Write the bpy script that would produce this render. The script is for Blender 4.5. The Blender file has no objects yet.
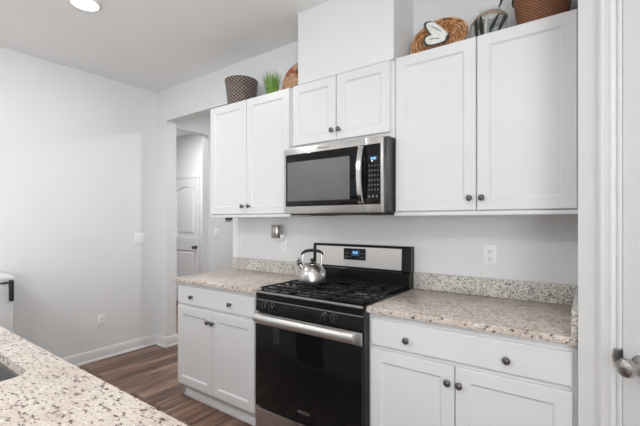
import bpy, bmesh, math, random
from mathutils import Vector, Matrix
random.seed(7)
S = bpy.context.scene
COL = S.collection
PI = math.pi

# ------------------------------------------------------------------ camera
cam_d = bpy.data.cameras.new('camera')
cam_d.sensor_width = 36.0
cam_d.lens = 375.13 / 640 * 36
cam_d.shift_x = (320 - 314.54) / 640
cam_d.shift_y = (221.43 - 213) / 640
cam_d.clip_start = 0.05
cam = bpy.data.objects.new('camera', cam_d)
COL.objects.link(cam)
cam.location = (1.6647, -2.2888, 1.3345)
cam.rotation_euler = (PI / 2, 0, 0.6325)
S.camera = cam

# ------------------------------------------------------------------ world, lights, exposure
w = bpy.data.worlds.new('sky')
S.world = w
w.use_nodes = True
w.node_tree.nodes['Background'].inputs[0].default_value = (0.86, 0.93, 1.0, 1)
w.node_tree.nodes['Background'].inputs[1].default_value = 0.06
S.view_settings.view_transform = 'Standard'
S.view_settings.look = 'None'
S.view_settings.gamma = 1
S.view_settings.use_curve_mapping = False
S.view_settings.exposure = 0.03


def area(name, loc, rot, sx, sy, power, color=(1, 1, 1)):
    d = bpy.data.lights.new(name, 'AREA')
    d.shape = 'RECTANGLE'
    d.size, d.size_y = sx, sy
    d.energy = power
    d.color = color
    o = bpy.data.objects.new(name, d)
    COL.objects.link(o)
    o.location = loc
    o.rotation_euler = rot
    return o


# added fill light behind the camera, standing in for daylight from unseen windows
P_REAR, P_RIGHT = 20.0, 165.0
area('fill_rear', (0.4, -6.85, 1.35), (PI / 2 + .5, 0, 0), 4.2, 2.1, P_REAR, (0.945, 0.975, 1.0))
area('fill_right', (2.95, -4.2, 1.4), (0, PI / 2 + .6, 0), 1.9, 2.6, P_RIGHT, (0.945, 0.975, 1.0))

P_VISIBLE, P_NEAR, P_FAR, P_ENTRY, P_HALL = 8.6, 1.0, 17.0, 28.0, 16.0

# ------------------------------------------------------------------ materials


def base_mat(name):
    m = bpy.data.materials.new(name)
    m.use_nodes = True
    nt = m.node_tree
    return m, nt, nt.nodes['Principled BSDF']


def N(nt, t, **kw):
    n = nt.nodes.new(t)
    for k, v in kw.items():
        setattr(n, k, v)
    return n


def ramp(nt, src, stops):
    r = N(nt, 'ShaderNodeValToRGB')
    e = r.color_ramp.elements
    while len(e) < len(stops):
        e.new(0.5)
    for el, (p, c) in zip(e, stops):
        el.position = p
        el.color = (*c, 1) if len(c) == 3 else c
    nt.links.new(src, r.inputs[0])
    return r


def mixc(nt, fac, a, b, mode='MIX'):
    n = N(nt, 'ShaderNodeMix', data_type='RGBA', blend_type=mode)
    if isinstance(fac, float):
        n.inputs[0].default_value = fac
    else:
        nt.links.new(fac, n.inputs[0])
    for i, s in ((6, a), (7, b)):
        if isinstance(s, tuple):
            n.inputs[i].default_value = (*s, 1)
        else:
            nt.links.new(s, n.inputs[i])
    return n.outputs[2]


def obj_coords(nt, scale=(1, 1, 1), rot=(0, 0, 0)):
    t = N(nt, 'ShaderNodeTexCoord')
    mp = N(nt, 'ShaderNodeMapping')
    mp.inputs['Scale'].default_value = scale
    mp.inputs['Rotation'].default_value = rot
    nt.links.new(t.outputs['Object'], mp.inputs[0])
    return mp.outputs[0]


def noise(nt, vec, scale, detail=3, rough=0.5):
    n = N(nt, 'ShaderNodeTexNoise')
    n.inputs['Scale'].default_value = scale
    n.inputs['Detail'].default_value = detail
    n.inputs['Roughness'].default_value = rough
    nt.links.new(vec, n.inputs['Vector'])
    return n.outputs[0]


def simple(name, col, rough=0.5, metal=0.0, var=0.03, vscale=8.0, bump=0.0, bscale=200.0, coat=0.0, stretch=(1, 1, 1), spec=None):
    m, nt, b = base_mat(name)
    vec = obj_coords(nt, stretch)
    n = noise(nt, vec, vscale)
    lo = tuple(max(0, c * (1 - var)) for c in col)
    hi = tuple(min(1, c * (1 + var)) for c in col)
    r = ramp(nt, n, [(0.3, lo), (0.7, hi)])
    nt.links.new(r.outputs[0], b.inputs['Base Color'])
    b.inputs['Roughness'].default_value = rough
    b.inputs['Metallic'].default_value = metal
    b.inputs['Coat Weight'].default_value = coat
    if spec is not None:
        b.inputs['Specular IOR Level'].default_value = spec
    if bump > 0:
        bn = N(nt, 'ShaderNodeBump')
        bn.inputs['Strength'].default_value = bump
        bn.inputs['Distance'].default_value = 0.002
        nt.links.new(noise(nt, vec, bscale), bn.inputs['Height'])
        nt.links.new(bn.outputs[0], b.inputs['Normal'])
    return m


def emit(name, col, strength):
    m, nt, b = base_mat(name)
    b.inputs['Base Color'].default_value = (*col, 1)
    b.inputs['Emission Color'].default_value = (*col, 1)
    b.inputs['Emission Strength'].default_value = strength
    return m


def granite(name, base, cloud, fleck, flecks=0.58, grey=0.56, stretch=(1.0, 2.3, 1.6), fs=52):
    """pale stone: soft clouds, brown grains, dark flecks drawn out along one direction"""
    m, nt, b = base_mat(name)
    vec = obj_coords(nt)
    c0 = ramp(nt, noise(nt, vec, 11, 4, 0.6), [(0.36, base[1]), (0.60, base[0])]).outputs[0]
    g = ramp(nt, noise(nt, obj_coords(nt, (1, 1.6, 1.3), (0, 0, -.5)), 42, 4, 0.6), [(grey, (0, 0, 0)), (grey + .14, (1, 1, 1))]).outputs[0]
    c1 = mixc(nt, g, c0, cloud)
    fv = obj_coords(nt, stretch, (0, 0, -.5))
    f1 = noise(nt, fv, fs, 3, 0.62)
    halo = ramp(nt, f1, [(flecks - .035, (0, 0, 0)), (flecks + .02, (1, 1, 1))]).outputs[0]
    c2 = mixc(nt, halo, c1, (0.40, 0.325, 0.285))
    core = ramp(nt, f1, [(flecks + .015, (0, 0, 0)), (flecks + .05, (1, 1, 1))]).outputs[0]
    c3 = mixc(nt, core, c2, fleck)
    f2 = ramp(nt, noise(nt, fv, 70, 2, 0.5), [(0.655, (0, 0, 0)), (0.70, (1, 1, 1))]).outputs[0]
    c4 = mixc(nt, f2, c3, (0.20, 0.16, 0.15))
    pq = ramp(nt, noise(nt, vec, 110, 2, 0.5), [(0.60, (0, 0, 0)), (0.70, (1, 1, 1))]).outputs[0]
    c5 = mixc(nt, pq, c4, (0.80, 0.76, 0.71))
    nt.links.new(c5, b.inputs['Base Color'])
    b.inputs['Roughness'].default_value = 0.22
    b.inputs['Specular IOR Level'].default_value = 0.3
    return m


def planks(name):
    m, nt, b = base_mat(name)
    vec = obj_coords(nt, (1, 1, 1), (0, 0, PI / 2))
    bt = N(nt, 'ShaderNodeTexBrick')
    bt.offset = 0.37
    bt.inputs['Scale'].default_value = 1
    bt.inputs['Brick Width'].default_value = 1.22
    bt.inputs['Row Height'].default_value = 0.15
    bt.inputs['Mortar Size'].default_value = 0.0022
    bt.inputs['Mortar Smooth'].default_value = 0.3
    bt.inputs['Bias'].default_value = 0.0
    bt.inputs['Color1'].default_value = (0.15, 0.15, 0.15, 1)
    bt.inputs['Color2'].default_value = (0.85, 0.85, 0.85, 1)
    bt.inputs['Mortar'].default_value = (0.5, 0.5, 0.5, 1)
    nt.links.new(vec, bt.inputs['Vector'])
    gv = obj_coords(nt, (1, 0.09, 1))
    add = N(nt, 'ShaderNodeVectorMath', operation='ADD')
    nt.links.new(gv, add.inputs[0])
    sc = N(nt, 'ShaderNodeVectorMath', operation='SCALE')
    nt.links.new(bt.outputs['Color'], sc.inputs[0])
    sc.inputs['Scale'].default_value = 3.0
    nt.links.new(sc.outputs[0], add.inputs[1])
    g1 = noise(nt, add.outputs[0], 14, 5, 0.65)
    base = ramp(nt, g1, [(0.30, (0.055, 0.030, 0.024)), (0.48, (0.18, 0.104, 0.074)), (0.70, (0.37, 0.248, 0.182))]).outputs[0]
    tone = ramp(nt, bt.outputs['Color'], [(0.0, (0.72, 0.70, 0.70)), (1.0, (1.25, 1.22, 1.2))]).outputs[0]
    c = mixc(nt, 1.0, base, tone, 'MULTIPLY')
    c = mixc(nt, bt.outputs['Fac'], c, (0.035, 0.022, 0.018))
    nt.links.new(c, b.inputs['Base Color'])
    b.inputs['Roughness'].default_value = 0.42
    bn = N(nt, 'ShaderNodeBump')
    bn.inputs['Strength'].default_value = 0.12
    bn.inputs['Distance'].default_value = 0.002
    nt.links.new(g1, bn.inputs['Height'])
    nt.links.new(bn.outputs[0], b.inputs['Normal'])
    return m


def steel(name, axis=(1, 1, 60), col=(0.60, 0.585, 0.57), rough=0.30):
    m, nt, b = base_mat(name)
    vec = obj_coords(nt, axis)
    n = noise(nt, vec, 12, 4, 0.7)
    nt.links.new(ramp(nt, n, [(0.25, tuple(c * 0.92 for c in col)), (0.75, tuple(min(1, c * 1.06) for c in col))]).outputs[0], b.inputs['Base Color'])
    b.inputs['Metallic'].default_value = 1.0
    b.inputs['Roughness'].default_value = rough
    bn = N(nt, 'ShaderNodeBump')
    bn.inputs['Strength'].default_value = 0.05
    bn.inputs['Distance'].default_value = 0.001
    nt.links.new(n, bn.inputs['Height'])
    nt.links.new(bn.outputs[0], b.inputs['Normal'])
    return m


def wicker(name, dark, light, sx=90.0, sz=70.0, checker=True):
    """woven strands: a fine basket weave from two crossed waves"""
    m, nt, b = base_mat(name)
    t = N(nt, 'ShaderNodeTexCoord')
    sep = N(nt, 'ShaderNodeSeparateXYZ')
    nt.links.new(t.outputs['Object'], sep.inputs[0])
    at = N(nt, 'ShaderNodeMath', operation='ARCTAN2')
    nt.links.new(sep.outputs[1], at.inputs[0])
    nt.links.new(sep.outputs[0], at.inputs[1])

    def sine(src, k):
        a = N(nt, 'ShaderNodeMath', operation='MULTIPLY')
        nt.links.new(src, a.inputs[0])
        a.inputs[1].default_value = k
        s = N(nt, 'ShaderNodeMath', operation='SINE')
        nt.links.new(a.outputs[0], s.inputs[0])
        return s.outputs[0]
    s1 = sine(at.outputs[0], sx)
    s2 = sine(sep.outputs[2], sz * 6.28)
    p = N(nt, 'ShaderNodeMath', operation='MULTIPLY')
    nt.links.new(s1, p.inputs[0])
    nt.links.new(s2, p.inputs[1])
    ad = N(nt, 'ShaderNodeMath', operation='MULTIPLY_ADD')
    nt.links.new(p.outputs[0], ad.inputs[0])
    ad.inputs[1].default_value = 0.5
    ad.inputs[2].default_value = 0.5
    n = noise(nt, t.outputs['Object'], 40, 3)
    mx = N(nt, 'ShaderNodeMath', operation='MULTIPLY_ADD')
    nt.links.new(n, mx.inputs[0])
    mx.inputs[1].default_value = 0.5
    mx.inputs[2].default_value = -0.25
    sm = N(nt, 'ShaderNodeMath', operation='ADD')
    nt.links.new(ad.outputs[0], sm.inputs[0])
    nt.links.new(mx.outputs[0], sm.inputs[1])
    c = ramp(nt, sm.outputs[0], [(0.3, dark), (0.75, light)]).outputs[0]
    nt.links.new(c, b.inputs['Base Color'])
    b.inputs['Roughness'].default_value = 0.55
    bn = N(nt, 'ShaderNodeBump')
    bn.inputs['Strength'].default_value = 0.7
    bn.inputs['Distance'].default_value = 0.004
    nt.links.new(ad.outputs[0], bn.inputs['Height'])
    nt.links.new(bn.outputs[0], b.inputs['Normal'])
    return m


def coil_mat():
    """coiled wicker: broken light and dark strands that follow the rings"""
    m, nt, b = base_mat('tan_wicker')
    t = N(nt, 'ShaderNodeTexCoord')
    sep = N(nt, 'ShaderNodeSeparateXYZ')
    nt.links.new(t.outputs['Object'], sep.inputs[0])
    at = N(nt, 'ShaderNodeMath', operation='ARCTAN2')
    nt.links.new(sep.outputs[2], at.inputs[0])
    nt.links.new(sep.outputs[0], at.inputs[1])
    ln = N(nt, 'ShaderNodeVectorMath', operation='LENGTH')
    sc = N(nt, 'ShaderNodeVectorMath', operation='MULTIPLY')
    nt.links.new(t.outputs['Object'], sc.inputs[0])
    sc.inputs[1].default_value = (1, 0, 1.32)
    nt.links.new(sc.outputs[0], ln.inputs[0])
    k = N(nt, 'ShaderNodeMath', operation='MULTIPLY')
    nt.links.new(ln.outputs['Value'], k.inputs[0])
    k.inputs[1].default_value = 150
    cb = N(nt, 'ShaderNodeCombineXYZ')
    nt.links.new(k.outputs[0], cb.inputs[0])
    for fn, slot in (('COSINE', 1), ('SINE', 2)):
        tr_ = N(nt, 'ShaderNodeMath', operation=fn)
        nt.links.new(at.outputs[0], tr_.inputs[0])
        ml = N(nt, 'ShaderNodeMath', operation='MULTIPLY')
        nt.links.new(tr_.outputs[0], ml.inputs[0])
        ml.inputs[1].default_value = 4.0
        nt.links.new(ml.outputs[0], cb.inputs[slot])
    n = noise(nt, cb.outputs[0], 1.0, 3, 0.6)
    c = ramp(nt, n, [(0.32, (0.09, 0.03, 0.01)), (0.47, (0.44, 0.175, 0.055)), (0.64, (0.80, 0.53, 0.30))]).outputs[0]
    nt.links.new(c, b.inputs['Base Color'])
    b.inputs['Roughness'].default_value = 0.55
    return m


M = {}
M['wall'] = simple('wall_paint', (0.78, 0.785, 0.785), 0.75, var=0.012, vscale=3, bump=0.08, bscale=350)
M['ceiling'] = simple('ceiling_paint', (0.88, 0.88, 0.875), 0.85, var=0.012, vscale=3, bump=0.12, bscale=250)
M['trim'] = simple('trim_paint', (0.77, 0.77, 0.77), 0.38, var=0.01)
M['cab'] = simple('cabinet_paint', (0.755, 0.755, 0.755), 0.36, var=0.008, vscale=5)
M['door'] = simple('door_paint', (0.78, 0.78, 0.785), 0.4, var=0.01)
M['floor'] = planks('plank_floor')
M['granite'] = granite('speckled_granite', ((0.68, 0.60, 0.53), (0.575, 0.49, 0.425)), (0.48, 0.42, 0.375), (0.10, 0.062, 0.05))
M['granite_grey'] = granite('grey_speckled_granite', ((0.74, 0.72, 0.66), (0.62, 0.60, 0.55)), (0.42, 0.41, 0.385), (0.13, 0.125, 0.12), 0.565, 0.50, (1.3, 1.3, 1.3), 88)
M['steel'] = steel('brushed_steel')
M['steel_v'] = steel('brushed_steel_upright', (60, 1, 1))
M['steel_l'] = steel('pale_steel', (1, 1, 60), (0.74, 0.72, 0.70), 0.42)
M['chrome'] = simple('polished_steel', (0.70, 0.69, 0.67), 0.16, 1.0, var=0.02)
M['nickel'] = simple('satin_nickel', (0.46, 0.44, 0.42), 0.3, 1.0, var=0.03)
M['pewter'] = simple('dark_pewter', (0.14, 0.135, 0.13), 0.35, 0.85, var=0.15, vscale=60)
M['black'] = simple('black_enamel', (0.010, 0.010, 0.011), 0.2, var=0.1, spec=0.3)
M['blackm'] = simple('black_matt', (0.018, 0.018, 0.019), 0.5, var=0.1, bump=0.15)
M['iron'] = simple('cast_iron', (0.014, 0.014, 0.015), 0.55, 0.0, var=0.15, vscale=40, bump=0.2, spec=0.25)
M['blackglass'] = simple('black_glass', (0.006, 0.006, 0.007), 0.05, var=0.05, spec=0.3)
M['gloss'] = simple('glossy_black_plastic', (0.014, 0.014, 0.015), 0.16, var=0.05, spec=0.2)
M['knobplastic'] = simple('knob_plastic', (0.022, 0.022, 0.023), 0.2, var=0.05, spec=0.6)
M['edge'] = simple('grey_bevel', (0.38, 0.37, 0.36), 0.32, 0.7, var=0.05)
M['greyglass'] = simple('smoked_glass', (0.13, 0.136, 0.138), 0.38, var=0.05, spec=0.6)
M['darkgrey'] = simple('dark_grey_metal', (0.09, 0.09, 0.095), 0.35, 0.6)
M['plastic'] = simple('white_plastic', (0.90, 0.90, 0.89), 0.35, var=0.01)
M['slot'] = simple('dark_slot', (0.05, 0.05, 0.05), 0.6)
M['lamp'] = emit('lamp_lens', (1.0, 0.985, 0.96), 6.0)
M['blue'] = emit('blue_digits', (0.30, 0.65, 0.95), 0.55)
M['bluescreen'] = emit('blue_screen', (0.015, 0.06, 0.14), 0.2)
M['keys'] = simple('printed_key_marks', (0.17, 0.175, 0.18), 0.5)
M['dkwicker'] = wicker('dark_wicker', (0.008, 0.006, 0.005), (0.30, 0.235, 0.20), 24, 38)
M['tanwicker'] = coil_mat()
M['brwicker'] = wicker('brown_wicker', (0.10, 0.032, 0.013), (0.36, 0.145, 0.065), 40, 70)
M['dkbrown'] = simple('dark_brown_wood', (0.03, 0.017, 0.012), 0.5, var=0.3, vscale=30)
M['grass'] = simple('grass_green', (0.20, 0.36, 0.06), 0.55, var=0.45, vscale=30)
M['pot'] = simple('white_ceramic', (0.72, 0.72, 0.70), 0.3)
M['wing'] = simple('white_wing', (0.80, 0.81, 0.76), 0.5, var=0.12, vscale=35)
M['wingedge'] = simple('dark_wing_edge', (0.05, 0.05, 0.04), 0.5, var=0.3)
M['leaf'] = simple('dark_leaf', (0.035, 0.05, 0.04), 0.5, var=0.3)
M['band'] = simple('tan_cord', (0.36, 0.285, 0.215), 0.7, var=0.3, vscale=60, bump=0.4)
M['sink'] = simple('sink_steel', (0.25, 0.245, 0.24), 0.36, 0.9, var=0.04)


def plate_mat():
    m, nt, b = base_mat('mosaic_glaze')
    vec = obj_coords(nt)
    v = N(nt, 'ShaderNodeTexVoronoi')
    v.inputs['Scale'].default_value = 19
    nt.links.new(vec, v.inputs['Vector'])
    sp = N(nt, 'ShaderNodeSeparateColor')
    nt.links.new(v.outputs['Color'], sp.inputs[0])
    r = ramp(nt, sp.outputs[0], [(0.0, (0.58, 0.33, 0.20)), (0.42, (0.66, 0.42, 0.27)), (0.55, (0.40, 0.085, 0.045)), (0.80, (0.50, 0.13, 0.06)), (0.9, (0.10, 0.07, 0.035))])
    r.color_ramp.interpolation = 'CONSTANT'
    e = N(nt, 'ShaderNodeTexVoronoi', feature='DISTANCE_TO_EDGE')
    e.inputs['Scale'].default_value = 19
    nt.links.new(vec, e.inputs['Vector'])
    k = ramp(nt, e.outputs[0], [(0.0, (1, 1, 1)), (0.07, (0, 0, 0))]).outputs[0]
    nt.links.new(mixc(nt, k, r.outputs[0], (0.33, 0.20, 0.10)), b.inputs['Base Color'])
    b.inputs['Roughness'].default_value = 0.3
    return m


M['mosaic'] = plate_mat()


def glass_mat():
    m, nt, b = base_mat('jar_glass')
    b.inputs['Base Color'].default_value = (0.93, 0.95, 0.94, 1)
    b.inputs['Roughness'].default_value = 0.03
    b.inputs['IOR'].default_value = 1.2
    b.inputs['Transmission Weight'].default_value = 0.85
    return m


M['glass'] = glass_mat()

# ------------------------------------------------------------------ mesh helpers


def box(bm, x0, x1, y0, y1, z0, z1, bev=0.0, seg=2):
    r = bmesh.ops.create_cube(bm, size=1.0)
    vs = r['verts']
    for v in vs:
        v.co = Vector((x0 + (v.co.x + .5) * (x1 - x0), y0 + (v.co.y + .5) * (y1 - y0), z0 + (v.co.z + .5) * (z1 - z0)))
    if bev > 0:
        es = list({e for v in vs for e in v.link_edges})
        bmesh.ops.bevel(bm, geom=es, offset=bev, segments=seg, affect='EDGES', profile=0.5)


def B(*a, **k):
    bm = bmesh.new()
    box(bm, *a, **k)
    return bm


def lathe(bm, prof, c=(0, 0, 0), axis='Z', n=28, sy=1.0):
    """prof: list of (radius, height) along the axis"""
    rings = []
    for r, h in prof:
        ring = []
        if r < 1e-6:
            ring = [bm.verts.new(_ax(0, 0, h, axis, c, sy))]
        else:
            for i in range(n):
                a = 2 * PI * i / n
                ring.append(bm.verts.new(_ax(r * math.cos(a), r * math.sin(a), h, axis, c, sy)))
        rings.append(ring)
    for a, b in zip(rings, rings[1:]):
        if len(a) == 1 and len(b) == 1:
            continue
        for i in range(n):
            j = (i + 1) % n
            if len(a) == 1:
                bm.faces.new((a[0], b[j], b[i]))
            elif len(b) == 1:
                bm.faces.new((a[i], a[j], b[0]))
            else:
                bm.faces.new((a[i], a[j], b[j], b[i]))
    if len(rings[0]) > 1:
        bm.faces.new(list(reversed(rings[0])))
    if len(rings[-1]) > 1:
        bm.faces.new(rings[-1])


def _ax(x, y, h, axis, c, sy):
    if axis == 'Z':
        p = (x, y * sy, h)
    elif axis == '-Y':
        p = (x, -h, y * sy)
    elif axis == 'X':
        p = (h, x, y * sy)
    elif axis == '-Z':
        p = (x, -y * sy, -h)
    return Vector(p) + Vector(c)


def tube(bm, pts, r, n=8, closed=False, flat=1.0, up=(0, 0, 1)):
    pts = [Vector(p) for p in pts]
    rings = []
    m = len(pts)
    up = Vector(up)
    for i, p in enumerate(pts):
        if closed:
            t = pts[(i + 1) % m] - pts[i - 1]
        else:
            t = pts[min(i + 1, m - 1)] - pts[max(i - 1, 0)]
        t.normalize()
        u = up if abs(t.dot(up)) < 0.95 else Vector((1, 0, 0))
        s = t.cross(u).normalized()
        q = s.cross(t).normalized()
        rr = r[i] if isinstance(r, (list, tuple)) else r
        rings.append([bm.verts.new(p + s * rr * math.cos(2 * PI * k / n) + q * rr * flat * math.sin(2 * PI * k / n)) for k in range(n)])
    for i in range(m if closed else m - 1):
        a, b = rings[i], rings[(i + 1) % m]
        for k in range(n):
            l = (k + 1) % n
            bm.faces.new((a[k], a[l], b[l], b[k]))
    if not closed:
        bm.faces.new(list(reversed(rings[0])))
        bm.faces.new(rings[-1])


def prism(bm, poly, y0, y1):
    """outline in XZ extruded along Y"""
    a = [bm.verts.new((x, y0, z)) for x, z in poly]
    b = [bm.verts.new((x, y1, z)) for x, z in poly]
    n = len(poly)
    bm.faces.new(a)
    bm.faces.new(list(reversed(b)))
    for i in range(n):
        j = (i + 1) % n
        bm.faces.new((a[j], a[i], b[i], b[j]))


def prism_x(bm, poly, x0, x1):
    """outline in YZ extruded along X"""
    a = [bm.verts.new((x0, y, z)) for y, z in poly]
    b = [bm.verts.new((x1, y, z)) for y, z in poly]
    n = len(poly)
    bm.faces.new(a)
    bm.faces.new(list(reversed(b)))
    for i in range(n):
        j = (i + 1) % n
        bm.faces.new((a[j], a[i], b[i], b[j]))


def prism_z(bm, poly, z0, z1):
    a = [bm.verts.new((x, y, z0)) for x, y in poly]
    b = [bm.verts.new((x, y, z1)) for x, y in poly]
    n = len(poly)
    bm.faces.new(list(reversed(a)))
    bm.faces.new(b)
    for i in range(n):
        j = (i + 1) % n
        bm.faces.new((a[i], a[j], b[j], b[i]))


def wpos(o):
    p = Vector(o.location)
    if o.parent:
        p += wpos(o.parent)
    return p


def obj(name, bm, mat, parent=None, smooth=0.6, local=False, label=None):
    bmesh.ops.recalc_face_normals(bm, faces=bm.faces[:])
    if parent is not None and not local:
        d = -wpos(parent)
        for v in bm.verts:
            v.co += d
    me = bpy.data.meshes.new(name)
    bm.to_mesh(me)
    bm.free()
    me.materials.append(M[mat])
    o = bpy.data.objects.new(name, me)
    COL.objects.link(o)
    if parent is not None:
        o.parent = parent
    if smooth:
        for p in me.polygons:
            p.use_smooth = True
        try:
            me.set_sharp_from_angle(angle=smooth)
        except Exception:
            pass
    if label:
        o['label'] = label
    return o


def thing(name, label, cat, loc=(0, 0, 0), rotz=0.0, group=None):
    o = bpy.data.objects.new(name, None)
    o.empty_display_size = 0.05
    COL.objects.link(o)
    o.location = loc
    o.rotation_euler = (0, 0, rotz)
    o['label'] = label
    o['category'] = cat
    if group:
        o['group'] = group
    return o


def tag(o, label, cat, group=None):
    o['label'] = label
    o['category'] = cat
    if group:
        o['group'] = group
    return o


def struct(name, bm, mat, label=None, cat='structure', parent=None):
    o = obj(name, bm, mat, parent)
    if parent is None:
        o['kind'] = 'structure'
        if label:
            o['label'] = label
            o['category'] = cat
    return o


def copy_tree(o, parent=None):
    c = o.copy()
    COL.objects.link(c)
    c.parent = parent
    for ch in list(o.children):
        copy_tree(ch, c)
    return c


def text_mesh(name, s, size, mat, parent, loc, rot=(PI / 2, 0, 0), depth=0.0004, bold=0.0):
    cu = bpy.data.curves.new(name, 'FONT')
    cu.body = s
    cu.size = size
    cu.extrude = depth
    cu.offset = bold
    cu.align_x = 'CENTER'
    cu.align_y = 'CENTER'
    tmp = bpy.data.objects.new(name, cu)
    me = bpy.data.meshes.new_from_object(tmp)
    bpy.data.objects.remove(tmp)
    me.transform(Matrix.Translation(Vector(loc) - wpos(parent)) @ Matrix.Rotation(rot[0], 4, 'X'))
    me.materials.clear()
    me.materials.append(M[mat])
    o = bpy.data.objects.new(name, me)
    COL.objects.link(o)
    o.parent = parent
    return o


# ------------------------------------------------------------------ room shell
XL = -2.165         # left wall
ZC = 2.745          # ceiling
XR = 3.0
YR = -7.0
OPL, OPR, OPZ = -1.97, -0.925, 2.41    # opening in the back wall

struct('floor', B(-5.2, XR + .1, YR - .1, 2.2, -0.06, 0.0), 'floor', 'brown wood plank floor', 'floor')
struct('ceiling', B(-5.2, XR + .1, YR - .1, 2.2, ZC, ZC + 0.08), 'ceiling', 'flat light grey ceiling', 'ceiling')
# back wall with the cased-free opening
bm = bmesh.new()
prism(bm, [(XL, 0), (OPL, 0), (OPL, OPZ), (OPR, OPZ), (OPR, 0), (XR + .1, 0), (XR + .1, ZC), (XL, ZC)], 0.0, 0.12)
struct('wall_back', bm, 'wall', 'pale grey back wall with a tall doorless opening', 'wall')
# left wall, carried on into the hall with an opening to the entry behind
bm = bmesh.new()
prism_x(bm, [(YR, 0), (0.16, 0), (0.16, OPZ), (0.70, OPZ), (0.70, 0), (2.1, 0), (2.1, ZC), (YR, ZC)], XL - 0.12, XL)
struct('wall_left', bm, 'wall', 'plain pale grey left wall', 'wall')
struct('wall_hall', B(XL, 1.2, 1.75, 1.87, 0, ZC), 'wall', 'grey wall at the end of the hall', 'wall')
struct('wall_hall_right', B(1.2, 1.32, 0.12, 1.87, 0, ZC), 'wall')
struct('wall_entry', B(-5.1, XL - .12, 1.44, 1.56, 0, ZC), 'wall', 'bright wall around the hall door', 'wall')
struct('wall_entry_left', B(-5.1, -4.98, -1.2, 1.44, 0, ZC), 'wall')
struct('wall_entry_front', B(-4.98, XL - .12, -1.3, -1.2, 0, ZC), 'wall')
# right and rear walls with openings added for the fill light (behind the camera)
bm = bmesh.new()
prism_x(bm, [(YR, 0), (YR, ZC), (0, ZC), (0, 0), (-3.0, 0), (-3.0, 2.45), (-5.4, 2.45), (-5.4, 0)], XR, XR + .1)
struct('wall_right', bm, 'wall')
bm = bmesh.new()
prism(bm, [(XL - .12, 0), (XL - .12, ZC), (XR + .1, ZC), (XR + .1, 0), (2.6, 0), (2.6, 2.45), (-1.8, 2.45), (-1.8, 0)], YR - .1, YR)
struct('wall_rear', bm, 'wall')
# boxed duct chase above the microwave
struct('wall_chase', B(0.068, 0.765, -0.300, 0.0, 2.2622, ZC), 'wall', 'white boxed chase above the microwave cabinet', 'wall')


def baseboard(bm, p0, p1, nrm, h=0.105, t=0.014):
    p0, p1, nrm = Vector((*p0, 0)), Vector((*p1, 0)), Vector((*nrm, 0))
    prof = [(0, 0), (t + .012, 0), (t + .010, .012), (t, .02), (t, h - .02), (t * .55, h - .006), (t * .3, h), (0, h)]
    a = [bm.verts.new(p0 + nrm * d + Vector((0, 0, z))) for d, z in prof]
    b = [bm.verts.new(p1 + nrm * d + Vector((0, 0, z))) for d, z in prof]
    n = len(prof)
    bm.faces.new(a)
    bm.faces.new(list(reversed(b)))
    for i in range(n):
        j = (i + 1) % n
        bm.faces.new((a[i], a[j], b[j], b[i]))


bm = bmesh.new()
baseboard(bm, (XL, YR), (XL, 0), (1, 0))
struct('baseboard_left', bm, 'trim', 'white baseboard along the left wall', 'baseboard')
bm = bmesh.new()
baseboard(bm, (XL, 0), (OPL + .0255, 0), (0, -1))
baseboard(bm, (OPL, -.0255), (OPL, 0.134), (1, 0))
struct('baseboard_back', bm, 'trim', 'white baseboard on the back wall stub at the opening', 'baseboard')
bm = bmesh.new()
baseboard(bm, (XL, 0.70), (XL, 1.75), (1, 0))
baseboard(bm, (XL, 1.75), (1.2, 1.75), (0, -1))
struct('baseboard_hall', bm, 'trim')

# ------------------------------------------------------------------ hall door (arched two-panel)
d = thing('door_1', 'white arch-panelled hall door seen through the opening', 'door', (-3.66, 1.44, 0))
d['kind'] = 'structure'
DX0, DX1 = -4.02, -3.31


def door_slab(parent, x0, x1, yf, z1, mat='door', arch=True):
    """slab with two sunk panels, the upper one with an arched top; front faces -Y"""
    def outline(a, b, z0, z1, rise, n=14):
        p = [(a, z0), (b, z0), (b, z1)]
        if rise:
            for i in range(1, n):
                t = i / n
                p.append((b + (a - b) * t, z1 + rise * math.sin(PI * t)))
        p.append((a, z1))
        return p
    xa, xb = x0 + .105, x1 - .105
    outs = [outline(xa, xb, 1.07, z1 - .20, .075 if arch else 0), outline(xa, xb, .24, .87, 0)]
    cu = bpy.data.curves.new('slab', 'CURVE')
    cu.dimensions = '2D'
    cu.fill_mode = 'BOTH'
    for pts in [[(x0, 0.01), (x1, 0.01), (x1, z1), (x0, z1)]] + outs:
        sp = cu.splines.new('POLY')
        sp.points.add(len(pts) - 1)
        for q, (x, z) in zip(sp.points, pts):
            q.co = (x, z, 0, 1)
        sp.use_cyclic_u = True
    cu.extrude = 0.016
    tmp = bpy.data.objects.new('slab', cu)
    me = bpy.data.meshes.new_from_object(tmp)
    bpy.data.objects.remove(tmp)
    bm = bmesh.new()
    bm.from_mesh(me)
    bpy.data.meshes.remove(me)
    for v in bm.verts:
        v.co = Vector((v.co.x, yf + .016 + v.co.z, v.co.y))
    s = obj('slab', bm, mat, parent, smooth=0.3)
    for k, pts in enumerate(outs):
        # raised field inside each sunk panel
        bm = bmesh.new()
        cx = sum(p[0] for p in pts) / len(pts)
        cz = sum(p[1] for p in pts) / len(pts)
        prism(bm, pts, yf + .014, yf + .03)
        o2 = [((x - cx) * .84 + cx, (z - cz) * .90 + cz) for x, z in pts]
        o3 = [((x - cx) * .78 + cx, (z - cz) * .86 + cz) for x, z in pts]
        a = [bm.verts.new((x, yf + .014, z)) for x, z in o2]
        b = [bm.verts.new((x, yf + .004, z)) for x, z in o3]
        bm.faces.new(list(reversed(b)))
        for i in range(len(a)):
            j = (i + 1) % len(a)
            bm.faces.new((a[i], a[j], b[j], b[i]))
        obj('panel', bm, mat, parent, smooth=0.3)
    return s


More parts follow.
